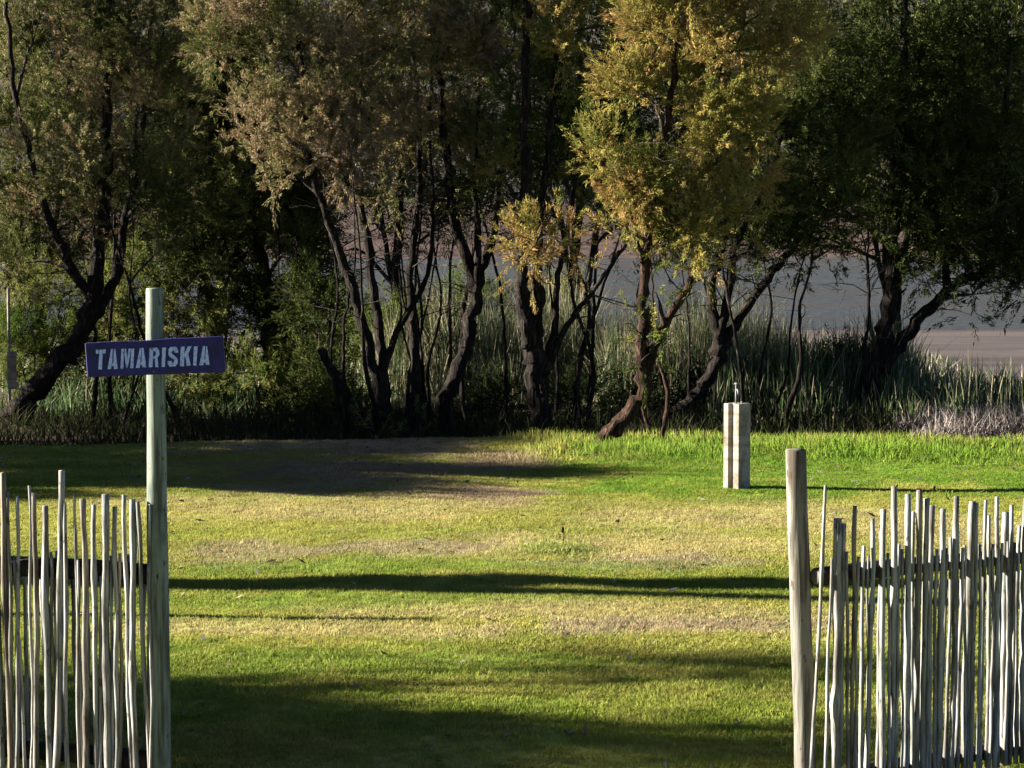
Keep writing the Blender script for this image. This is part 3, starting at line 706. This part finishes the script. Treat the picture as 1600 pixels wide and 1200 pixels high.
# ------------------------------------------------------------------ reeds
def reed_bed(name, n, spots, label, mat, hmin, hmax, w=0.009, dry=0.25, lean=0.22, drybias=0.0):
    """spots: (x0,x1,y0,y1) world rectangles"""
    g = np.random.default_rng(len(name) + n)
    Vs, Ts = [], []
    A = np.array([(b - a) * (d - c) for a, b, c, d in spots]); cnt = (A / A.sum() * n).astype(int)
    for (x0, x1, y0, y1), m in zip(spots, cnt):
        x = g.uniform(x0, x1, m); y = g.uniform(y0, y1, m)
        clump = 0.5 + 0.5 * np.sin(x * 1.9 + 1.3 * np.sin(y * 1.3)) * np.sin(y * 1.7 + x * .6)
        ed = np.minimum(np.minimum(x - x0, x1 - x) / max(.35, .16 * (x1 - x0)), np.minimum(y - y0, y1 - y) / (.3 * (y1 - y0)))
        ed = sstep(ed + (vnoise(x, y, 1.3) - .5) * 1.2, -.1, 1.0)
        h = g.uniform(hmin, hmax, m) * (0.62 + 0.45 * clump) * (.12 + .88 * ed); z = gz(x, y) - .02
        az = g.uniform(0, 2 * math.pi, m); ln = np.abs(g.normal(size=m)) * lean
        sd = g.uniform(0, math.pi, m); ww = w * g.uniform(.6, 1.5, m)
        d = np.where(g.random(m) < dry, g.uniform(.75, 1, m), g.uniform(0.05, .5, m)) + drybias
        ss = [0, .35, .7, 1.0]; wd = [.8, 1, .75, .05]
        rows = []
        for s_, w_ in zip(ss, wd):
            px = x + np.cos(az) * ln * h * s_ ** 1.8; py = y + np.sin(az) * ln * h * s_ ** 1.8; pz = z + h * s_ * (1 - .12 * ln * s_)
            rows.append(np.stack([px - np.cos(sd) * ww * w_, py - np.sin(sd) * ww * w_, pz], -1))
            rows.append(np.stack([px + np.cos(sd) * ww * w_, py + np.sin(sd) * ww * w_, pz], -1))
        Vs.append(np.stack(rows, 1).reshape(-1, 3))
        tt = np.stack([np.clip(d + (.32 if s_ > .9 else 0), 0, 1) for s_ in ss for _ in (0, 1)], 1)
        Ts.append(tt.ravel())
    V = np.concatenate(Vs); b = np.arange(len(V) // 8)[:, None] * 8
    Fq = np.concatenate([b + np.array([2 * i, 2 * i + 1, 2 * i + 3, 2 * i + 2]) for i in range(3)])
    o = obj(name, mesh_np(name, V, Fq, {'tint': np.concatenate(Ts)}), mat)
    if mat is M_TALLGRASS: colour_attr(o.data, np.repeat(lawn_colour(V[::8, 0], V[::8, 1]), 8, 0) * np.random.default_rng(1).uniform(.75, 1.2, (len(V) // 8, 1)).repeat(8, 0))
    return tag(o, label, 'reeds', kind='stuff')
reed_bed('reed_bed', 9000, [(5.8, 14, 34.5, 40)], 'dark green reeds with pale tips on the bank at right', M_REED, .45, 1.2, dry=.35, lean=.35)
reed_bed('bank_reeds', 5200, [(3.0, 7.0, 36.0, 41)], 'dense dark reeds around the black-looking tree', M_REED, 1.2, 2.0)
reed_bed('tall_reeds', 9000, [(1.2, 5.4, 39, 43)], 'taller reeds behind the pillar and the leaning tree', M_REED, 1.3, 2.4, dry=.4, w=.006, drybias=.1, lean=.3)
reed_bed('back_reeds', 9000, [(-2.6, 2.2, 39.5, 44.5)], 'grey-green reeds behind the thick middle trunk', M_REED, 1.6, 2.7, dry=.4, w=.006, drybias=.15, lean=.3)
reed_bed('low_undergrowth', 5000, [(-9, -2.0, 37, 43)], 'tangled undergrowth behind the trees at left', M_REED, .3, .9, dry=.15, lean=.5)
reed_bed('shaded_undergrowth', 15000, [(-9.5, 2.2, 31.2, 38.5), (1.2, 6.5, 31.0, 38.5)], 'tangled undergrowth and litter tinted dark as shade beneath the tree row', M_UNDERSHADE, .12, .62, w=.008, lean=.7, dry=.35)
reed_bed('dry_brush', 5200, [(5.4, 10.0, 31.0, 33.6)], 'dry greyish brush along the lawn edge at far right', M_DRY, .3, .75, w=.006, lean=.6, dry=.6)
reed_bed('tall_grass', 22000, [(-0.5, 8.4, 27.6, 31.9)], 'taller bright grass on the bank around the concrete pillar', M_TALLGRASS, .06, .24, w=.005, lean=.45)
reed_bed('river_scrub', 6500, [(-18, 13, 48, 72), (-12, 8, 44, 52)], 'sparse scrub on the sandy riverbed', M_REED, .4, 1.5, w=.018, lean=.4, dry=.5)

# ------------------------------------------------------------------ lawn grass: clump instances by geometry nodes
def grass_clump(k):
    g = np.random.default_rng(100 + k); n = 26
    x, y = g.normal(size=(2, n)) * .045; az = g.uniform(0, 2 * math.pi, n); h = g.uniform(.018, .045, n); ln = g.uniform(.1, .9, n); w = g.uniform(.0022, .0038, n)
    V = []
    for i in range(n):
        dx, dy = math.cos(az[i]), math.sin(az[i]); s = (-dy * w[i], dx * w[i])
        m = (x[i] + dx * h[i] * ln[i] * .35, y[i] + dy * h[i] * ln[i] * .35, h[i] * .6); e = (x[i] + dx * h[i] * ln[i], y[i] + dy * h[i] * ln[i], h[i])
        V += [(x[i] - s[0], y[i] - s[1], -.008), (x[i] + s[0], y[i] + s[1], -.008), (m[0] + s[0], m[1] + s[1], m[2]), (m[0] - s[0], m[1] - s[1], m[2]), e]
    b = np.arange(n)[:, None] * 5
    return mesh_np('grass_clump', np.array(V), [b + np.array([0, 1, 2, 3]), b + np.array([3, 2, 4])])

def lawn_grass():
    g = np.random.default_rng(77)
    N = 150000
    y = 11.3 + (32.0 - 11.3) * g.random(N) ** 0.85
    x = (g.random(N) * 2 - 1) * (0.235 * y + 2.2)
    keep = y < 31.0 + 0.10 * x + g.normal(size=N) * .5
    bx, by = G(560, 702)[:2]                       # thin over the bare strip
    bare = np.exp(-(((x - bx) / 2.2) ** 2 + ((y - by) / .8) ** 2))
    keep &= g.random(N) > bare * .8
    x, y = x[keep], y[keep]
    # slightly shaggier in patches
    sc = .50 + .16 * (np.sin(x * 1.1 + 2 * np.sin(y * .8)) * np.sin(y * 1.6 + x * .4)) + np.abs(g.normal(size=len(x))) * .20 - .06
    tx, ty = G(872, 862)[:2]
    sc += 1.5 * np.exp(-(((x - tx) / .32) ** 2 + ((y - ty) / .35) ** 2))
    sc = np.where(g.random(len(x)) < .004, sc * g.uniform(1.3, 1.9, len(x)), sc)          # longer tufts and weeds
    sc = np.clip(sc, .35, 4)
    me = bpy.data.meshes.new('lawn_grass'); V = np.stack([x, y, gz(x, y)], -1).astype(np.float32)
    me.vertices.add(len(V)); me.vertices.foreach_set('co', V.ravel())
    a = me.attributes.new('sc', 'FLOAT', 'POINT'); a.data.foreach_set('value', sc.astype(np.float32))
    a = me.attributes.new('rz', 'FLOAT', 'POINT'); a.data.foreach_set('value', (g.random(len(x)) * 6.283).astype(np.float32))
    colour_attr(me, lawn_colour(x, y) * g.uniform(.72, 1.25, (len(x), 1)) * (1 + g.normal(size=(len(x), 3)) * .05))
    o = obj('lawn_grass', me); tag(o, 'short mown lawn grass, patchy green and straw coloured', 'grass', kind='stuff')
    ng = bpy.data.node_groups.new('scatter_grass', 'GeometryNodeTree')
    ng.interface.new_socket('Geometry', in_out='INPUT', socket_type='NodeSocketGeometry')
    ng.interface.new_socket('Geometry', in_out='OUTPUT', socket_type='NodeSocketGeometry')
    N_ = ng.nodes; L = ng.links.new
    gi, go = N_.new('NodeGroupInput'), N_.new('NodeGroupOutput')
    mp = N_.new('GeometryNodeMeshToPoints'); ip = N_.new('GeometryNodeInstanceOnPoints')
    L(gi.outputs[0], mp.inputs[0]); L(mp.outputs[0], ip.inputs['Points'])
    col = bpy.data.collections.new('grass_clump_sources')
    for k in range(4):
        c = bpy.data.objects.new('grass_clump', grass_clump(k)); c.data.materials.append(M_GRASS); col.objects.link(c)
    ci = N_.new('GeometryNodeCollectionInfo'); ci.inputs['Collection'].default_value = col; ci.inputs['Separate Children'].default_value = True
    L(ci.outputs[0], ip.inputs['Instance']); ip.inputs['Pick Instance'].default_value = True
    for nm, sock in (('sc', 'Scale'), ('rz', 'Rotation')):
        na = N_.new('GeometryNodeInputNamedAttribute'); na.data_type = 'FLOAT'; na.inputs[0].default_value = nm
        if nm == 'rz':
            cx = N_.new('ShaderNodeCombineXYZ'); L(na.outputs[0], cx.inputs[2]); L(cx.outputs[0], ip.inputs[sock])
        else: L(na.outputs[0], ip.inputs[sock])
    L(ip.outputs[0], go.inputs[0])
    md = o.modifiers.new('scatter', 'NODES'); md.node_group = ng
lawn_grass()

# ------------------------------------------------------------------ fences
def post_mesh(base, top, r0, r1, name='post'):
    mb = MB(); n = 14
    p = np.array(base) + (np.array(top) - np.array(base)) * np.linspace(0, 1, n)[:, None]
    p[1:-1, :2] += rng.normal(size=(n - 2, 2)) * .0015
    r = np.linspace(r0, r1, n) * (1 + .006 * rng.normal(size=n))
    p = np.vstack([p, p[-1] + (0, 0, .006)]); r = np.append(r, r[-1] * .93)
    mb.tube(p, r, 28)
    return mb.mesh(name)

class Fence:
    def __init__(s, name, label, X0, D0, ang, sgn):
        s.root = empty(name, (X0, D0, 0)); tag(s.root, label, 'fence'); s.X0, s.D0, s.sgn = X0, D0, sgn
        s.dir = np.array([sgn * math.cos(ang), math.sin(ang)]); s.nrm = np.array([s.dir[1], -s.dir[0]])
        if s.nrm[1] > 0: s.nrm = -s.nrm
        s.o = np.array([X0, D0, 0.])
    def at_px(s, x, off=0.0):
        u = (x - 800) / F_PX
        # X0 + t dx = u' (D0 + t dy); pitch makes a small correction at mid height
        k = u / (CP - 0.0 ) if False else u
        t = (k * (s.D0 + off * s.nrm[1]) - s.X0 - off * s.nrm[0]) / (s.dir[0] - k * s.dir[1]); return t
    def pt(s, t, z, off=0.0):
        q = np.array([s.X0, s.D0]) + s.dir * t + s.nrm * off
        return np.array([q[0], q[1], z])
    def rail(s, t0, t1, z0, z1, r, off=0.0):
        mb = MB(); n = 22; tt = np.linspace(t0, t1, n)
        p = np.array([s.pt(t, z0 + (z1 - z0) * (t - t0) / (t1 - t0) + .006 * math.sin(t * 3.1), off) for t in tt]) - s.o
        mb.tube(p, r * (1 + .04 * np.sin(tt * 5)), 14, wob=.03)
        obj('rail', mb.mesh('rail'), M_RAIL, s.root)
        d = (p[0] - p[1]) / np.linalg.norm(p[0] - p[1]); mb = MB(); mb.tube([p[0] - d * .004, p[0] + d * .002], [r * .9, r * .82], 14, wob=.06)
        obj('sawn_end', mb.mesh('sawn_end'), M_POST_B, s.root)
    def picket(s, x, ytop, wpx, lean=0.0, zbot=0.03, off=.065, crook=1.0, mat=None):
        t = s.at_px(x, off); q = s.pt(t, 0, off); D = q[1]
        zt = P(x, ytop, D)[2]; r = wpx * .86 * D / F_PX / 2
        n = 13; f = np.linspace(0, 1, n)
        ph, fr = rng.uniform(0, 6.28), rng.uniform(1.0, 2.4); amp = rng.uniform(.002, .008) * crook
        tt = t + s.sgn * (-lean * (1 - f)) + amp * np.sin(f * 6.28 * fr + ph) + rng.normal(size=n) * .0012
        oo = off + r * .3 + .008 * np.sin(f * 4 + ph)
        p = np.array([s.pt(a, zbot + (zt - zbot) * k, b) for a, k, b in zip(tt, f, oo)]) - s.o
        rr = r * (1.12 - .2 * f) * (1 + .06 * rng.normal(size=n))
        for j in rng.integers(1, n - 1, rng.integers(1, 4)): rr[j] *= rng.uniform(1.12, 1.3)      # knots
        mb = MB(); mb.tube(p, rr, 9, wob=.05)
        obj('picket', mb.mesh('picket'), mat or M_PICKET, s.root)

# --- left wing
LP = P(249, 900, 12.0)
left = Fence('stick_fence', 'weathered stick fence left of the opening with tall greenish sign post', LP[0], 12.0, math.radians(19), -1)
o = obj('gate_post', post_mesh(P(250, 1262, 12.0) * (1, 1, 0) - left.o + (0.0, 0, -.3), P(241.5, 452, 12.0) - left.o, .067, .045), M_POST_G, left.root)
o['label'] = 'tall pale green treated post carrying the sign'
zr = P(225, 896, 12.05)[2]
left.rail(-.02, 4.5, zr, zr, .055)
left.rail(-.02, 4.5, .20, .20, .05)
LPK = [(1, 738, 12), (9, 768, 7), (22, 775, 8), (40, 759, 6), (49, 770, 10), (66, 790, 12), (93, 735, 13), (99, 785, 8), (113, 771, 6), (126, 780, 12), (143, 789, 10),
       (161, 772, 14), (174, 792, 9), (192, 773, 9), (203, 780, 11), (212, 784, 8), (228, 788, 6)]
for i, (x, y, w) in enumerate(LPK):
    left.picket(x, y, w, lean={14: .0, 15: -.045, 6: .06}.get(i, rng.normal() * .012), crook={3: 1.6, 4: 2.2}.get(i, 1.0))
for x, y, w in [(15, 868, 6), (75, 862, 7), (118, 874, 6), (168, 868, 6), (198, 866, 6), (32, 872, 8), (58, 905, 6), (84, 860, 8), (108, 890, 7), (134, 878, 7), (151, 900, 7), (183, 865, 7), (219, 892, 7)]:
    left.picket(x, y, w, lean=rng.normal() * .02, off=-.07 if rng.random() < .5 else .062)
for i in range(14):                                                  # the wing goes on past the frame
    left.picket(-14 - i * 17 + rng.normal() * 4, 775 + rng.normal() * 14, rng.uniform(7, 13), lean=rng.normal() * .015)

# --- right wing
RP = P(1250, 900, 12.0)
right = Fence('stick_fence', 'pale stick fence right of the opening with short thick brown post', RP[0], 12.0, math.radians(33), 1)
o = obj('gate_post', post_mesh(P(1262, 1262, 12.0) * (1, 1, 0) - right.o + (.004, 0, -.3), P(1243.5, 704, 12.0) - right.o, .058, .054), M_POST_B, right.root)
zr = P(1270, 896, 12.0)[2]; zb = P(1270, 1217, 12.0)[2]
t0 = right.at_px(1262)
right.rail(t0, 4.2, zr - .012, zr - .012, .047, .085)
right.rail(t0 + .03, 4.2, zb, zb, .045, .085)
RPK = [(1291, 758, 7, .07), (1312, 810, 16), (1322, 818, 10, .03), (1338, 790, 8), (1355, 853, 8), (1367, 810, 9), (1379, 830, 7), (1385, 796, 10), (1399, 760, 12), (1410, 850, 8), (1421, 772, 12),
       (1432, 800, 7), (1439, 766, 12), (1450, 778, 11), (1460, 790, 12), (1477, 795, 11), (1490, 840, 7), (1498, 775, 11), (1521, 783, 14), (1528, 785, 9), (1543, 781, 8), (1549, 805, 7),
       (1564, 776, 9), (1575, 800, 14), (1586, 789, 8), (1598, 822, 8)]
for q in RPK:
    right.picket(q[0], q[1], q[2], lean=q[3] if len(q) > 3 else rng.normal() * .014, crook=.6, off=.145 + rng.uniform(-.018, .018))
for x, y, w in [(1303, 872, 6), (1425, 850, 5), (1455, 850, 5), (1570, 848, 5), (1329, 862, 6), (1362, 868, 5), (1392, 864, 6), (1415, 858, 5), (1483, 856, 6), (1513, 852, 6), (1558, 850, 6), (1580, 846, 6), (1345, 870, 6), (1405, 866, 6), (1469, 858, 7), (1508, 855, 8), (1536, 850, 6), (1592, 848, 6)]:
    right.picket(x, y, w, lean=rng.normal() * .012, crook=.7, off=.16)
for i in range(12):
    right.picket(1611 + i * 13 + rng.normal() * 3, 785 + rng.normal() * 14, rng.uniform(7, 13), lean=rng.normal() * .015, off=.145)

# ------------------------------------------------------------------ sign
def build_sign():
    D = 11.915
    tl, tr_, br_, bl = P(133, 536, D), P(349, 525, D), P(353, 582, D), P(137, 589, D)
    c = (tl + tr_ + br_ + bl) / 4
    root = empty('name_sign', c); tag(root, 'violet-blue painted board lettered TAMARISKIA fixed to the tall post', 'sign')
    def loc(p): q = p - c; return (q[0], q[2])
    mb = MB(); n = 8
    top = [np.array(loc(tl)) + (np.array(loc(tr_)) - np.array(loc(tl))) * k / n + (0, rng.normal() * .0012) for k in range(n + 1)]
    bot = [np.array(loc(br_)) + (np.array(loc(bl)) - np.array(loc(br_))) * k / n + (0, rng.normal() * .0015) for k in range(n + 1)]
    mb.prism([tuple(p) for p in reversed(top + bot)], -.011, .011, 'y')
    me = mb.mesh('board', smooth=False)
    o = obj('board', me, M_SIGN, root)
    bv = o.modifiers.new('bevel', 'BEVEL'); bv.width = .004; bv.segments = 2
    # worn darker strip round the edge: thin battens of bare wood just proud of the face
    # stencil letters: non overlapping strokes in a unit box (width w, height 1)
    S = .30
    def seg(*p): return [tuple(q) for q in p]
    def st(x0, x1): return seg((x0, 0), (x1, 0), (x1, 1), (x0, 1))
    A = (.66, [seg((0, 0), (.25, 0), (.30, .42), (.30, 1), (.20, 1)), seg((.66, 0), (.41, 0), (.36, .42), (.36, 1), (.46, 1)), seg((.27, .14), (.395, .14), (.375, .30), (.29, .30))])
    LET = {'T': (.62, [seg((0, .80), (.17, .80), (.17, 1), (0, 1)), seg((.45, .80), (.62, .80), (.62, 1), (.45, 1)), seg((.19, 0), (.43, 0), (.43, 1), (.19, 1))]),
           'A': A, 'I': (.24, [st(0, .24)]),
           'M': (.84, [st(0, .20), seg((.23, 1), (.34, 1), (.42, .50), (.42, .05), (.37, .05), (.23, .70)), seg((.61, 1), (.50, 1), (.42 + .012, .50), (.432, .05), (.47, .05), (.61, .70)), st(.64, .84)]),
           'R': (.66, [st(0, .24), seg((.27, .82), (.36, .82), (.42, .76), (.42, .62), (.37, .56), (.27, .56), (.27, .42), (.37, .42), (.45, 0), (.66, 0), (.56, .44), (.54, .48), (.64, .58), (.66, .70), (.62, .88), (.50, 1), (.27, 1))]),
           'S': (.62, [seg((0, .30), (0, .12), (.12, 0), (.29, 0), (.29, .19), (.24, .20), (.23, .30)), seg((.33, 0), (.50, 0), (.62, .14), (.62, .34), (.56, .44), (.23, .66), (.23, .78), (.29, .81), (.29, 1), (.12, 1), (0, .86), (0, .62), (.07, .53), (.39, .32), (.39, .22), (.33, .19)),
                       seg((.33, 1), (.33, .81), (.38, .78), (.39, .70), (.62, .70), (.62, .86), (.50, 1))]),
           'K': (.68, [st(0, .24), seg((.27, .44), (.33, .52), (.44, 0), (.68, 0), (.50, .62), (.67, 1), (.44, 1), (.27, .66))])}
    word = 'TAMARISKIA'; gap = .17
    total = sum(LET[ch][0] for ch in word) + gap * (len(word) - 1)
    # lettering runs between these photo points
    a = np.array(loc(P(149.5, 577.5, D))); b = np.array(loc(P(328, 570, D))); hh0 = (577.5 - 546) * D / F_PX; hh1 = (570 - 540) * D / F_PX
    ex = (b - a) / total; x = 0.0
    for ch in word:
        w, strokes = LET[ch]; mb = MB()
        for s_ in strokes:
            pts = []
            for (u, v) in s_:
                f = (x + u) / total; hh = hh0 + (hh1 - hh0) * f
                q = a + ex * (x + u) + np.array((0.006 * v, v * hh)) + rng.normal(size=2) * .0012
                pts.append(tuple(q))
            ar = sum(pts[i][0] * pts[(i + 1) % len(pts)][1] - pts[(i + 1) % len(pts)][0] * pts[i][1] for i in range(len(pts)))
            if ar > 0: pts = pts[::-1]
            mb.prism(pts, -.0135, -.0105, 'y')
        obj('letter', mb.mesh('letter', smooth=False), M_LETTER, root)
        x += w + gap
    for px_ in ((238, 545), (241, 580)):                               # two fixing screws
        q = P(*px_, D) - c; mb = MB(); mb.tube([q + (0, -.0105, 0), q + (0, -.0145, 0)], .006, 10)
        obj('screw', mb.mesh('screw'), M_METAL, root)
build_sign()

# ------------------------------------------------------------------ concrete pillar with tap
def build_pillar():
    b = G(1151, 763); b[2] = float(gz(b[0], b[1]))
    root = empty('tap_pillar', b); root.rotation_euler = (0, 0, math.radians(-43)); tag(root, 'stained pale concrete pillar with a thin tap pipe on the lawn edge', 'pillar')
    s, g0, g1, dp = .108, -.040, .030, .05
    poly = [(-s, -s), (s, -s), (s, g0 * 1), (s - dp, g0 + .01), (s - dp, g1 - .01), (s, g1), (s, s), (-s, s), (-s, g1), (-s + dp, g1 - .01), (-s + dp, g0 + .01), (-s, g0)]
    poly = [(y, x) for x, y in poly]
    H = P(1151, 630, b[1])[2] - b[2]
    mb = MB(); mb.prism(poly, -.15, H)
    o = obj('shaft', mb.mesh('shaft', smooth=False), M_CONC, root)
    bv = o.modifiers.new('bevel', 'BEVEL'); bv.width = .006; bv.segments = 2; bv.limit_method = 'ANGLE'
    mb = MB(); mb.tube([(-.01, -.01, H - .05), (-.01, -.01, H + .21)], .011, 10); obj('pipe', mb.mesh('pipe'), M_METAL, root)
    mb = MB(); mb.tube([(-.01, -.01, H + .15), (.03, -.04, H + .155), (.06, -.06, H + .14), (.066, -.066, H + .105)], .012, 8)
    tp = obj('tap', mb.mesh('tap'), M_METAL, root)
    mb = MB(); mb.tube([(-.035, -.01, H + .218), (.02, -.01, H + .222)], .008, 8); mb.tube([(-.01, -.01, H + .2), (-.01, -.01, H + .235)], .007, 8)
    obj('handle', mb.mesh('handle'), M_METAL, tp)
    mb = MB(); mb.tube([(.05, .02, H - .03), (.05, .02, H + .022)], .013, 8); obj('bolt', mb.mesh('bolt'), M_METAL, root)
build_pillar()

# ------------------------------------------------------------------ old wire fence and pale post behind the trees at left
def wire_fence():
    root = empty('wire_fence', P(500, 690, 34.5)); tag(root, 'rusty wire fence with thin droppers under the trees left of centre', 'fence')
    o0 = np.array(root.location)
    pts = []
    for x, y0, y1 in ((440, 690, 636), (485, 694, 640), (509, 694, 664), (560, 697, 645), (640, 700, 648)):
        q0, q1 = P(x, y0, 35.2), P(x, y1, 35.2); mb = MB(); mb.tube([q0 - o0, q1 - o0], .013, 8); obj('post', mb.mesh('post'), M_TWIG, root); pts.append((q0, q1))
    for f in (.45, .9):
        mb = MB(); p = np.array([a + (b - a) * f for a, b in (pts[0], pts[1], pts[3], pts[4])]) - o0; mb.tube(p, .005, 5); obj('wire', mb.mesh('wire'), M_TWIG, root)
wire_fence()
def pale_post():
    b, t = P(15, 640, 37.5), P(13, 450, 37.5)
    root = empty('pale_post', b); tag(root, 'thin white post with a small plate at the far left edge', 'post')
    mb = MB(); mb.tube([(0, 0, -.2), t - b], .025, 10); obj('shaft', mb.mesh('shaft'), M_CONC, root)
    q = P(17, 580, 37.4) - b; mb = MB(); mb.box((q[0] - .07, -.05, q[2] - .3), (q[0] + .08, -.03, q[2] + .32)); obj('plate', mb.mesh('plate', False), M_CONC, root)
pale_post()
def stump_post():
    b = np.array([-9.3, 18.3, 0.]); root = tag(empty('lone_post', b), 'slim wooden pole standing on the lawn left of the view', 'post')
    obj('shaft', post_mesh((0, 0, -.3), (0.02, 0, 2.45), .07, .055), M_POST_B, root)
stump_post()
def weed():
    b = G(880, 858); b[2] = float(gz(*b[:2])); root = tag(empty('weed_stalk', b), 'dry upright weed stalk in the middle of the lawn', 'weed')
    mb = MB(); mb.tube([(0, 0, -.02), (.004, 0, .08), (-.002, 0, .16)], .004, 6); obj('stem', mb.mesh('stem'), M_BARK, root)
    mb = MB(); mb.tube([(-.002, 0, .15), (-.004, 0, .17), (-.004, 0, .20), (-.002, 0, .215)], [.004, .013, .012, .003], 8); obj('seed_head', mb.mesh('seed_head'), M_BARK, root)
weed()

def fallen_leaves():
    g = np.random.default_rng(8); n = 5200
    y = g.uniform(12.2, 31.5, n); x = (g.random(n) * 2 - 1) * (.235 * y + 1.5)
    keep = g.random(n) < .18 + .8 * sstep(y, 20, 31) * (vnoise(x, y, .8, seed=2) > .45)
    x, y = x[keep], y[keep]; n = len(x); z = gz(x, y) + g.uniform(.012, .035, n)
    a = g.uniform(0, 6.283, n); l = g.uniform(.02, .06, n); w = l * g.uniform(.12, .4, n); t = g.normal(size=n) * .3
    d = np.stack([np.cos(a), np.sin(a), t], -1) * l[:, None]; e = np.stack([-np.sin(a), np.cos(a), g.normal(size=n) * .3], -1) * w[:, None]
    c = np.stack([x, y, z], -1)
    V = np.stack([c - d, c + e, c + d, c - e], 1).reshape(-1, 3)
    o = obj('fallen_leaves', mesh_np('fallen_leaves', V, np.arange(len(V)).reshape(-1, 4), {'tint': np.repeat(g.random(n), 4)}), M_DRY)
    tag(o, 'dry fallen leaves and twig bits scattered over the lawn', 'leaves', kind='stuff')
fallen_leaves()
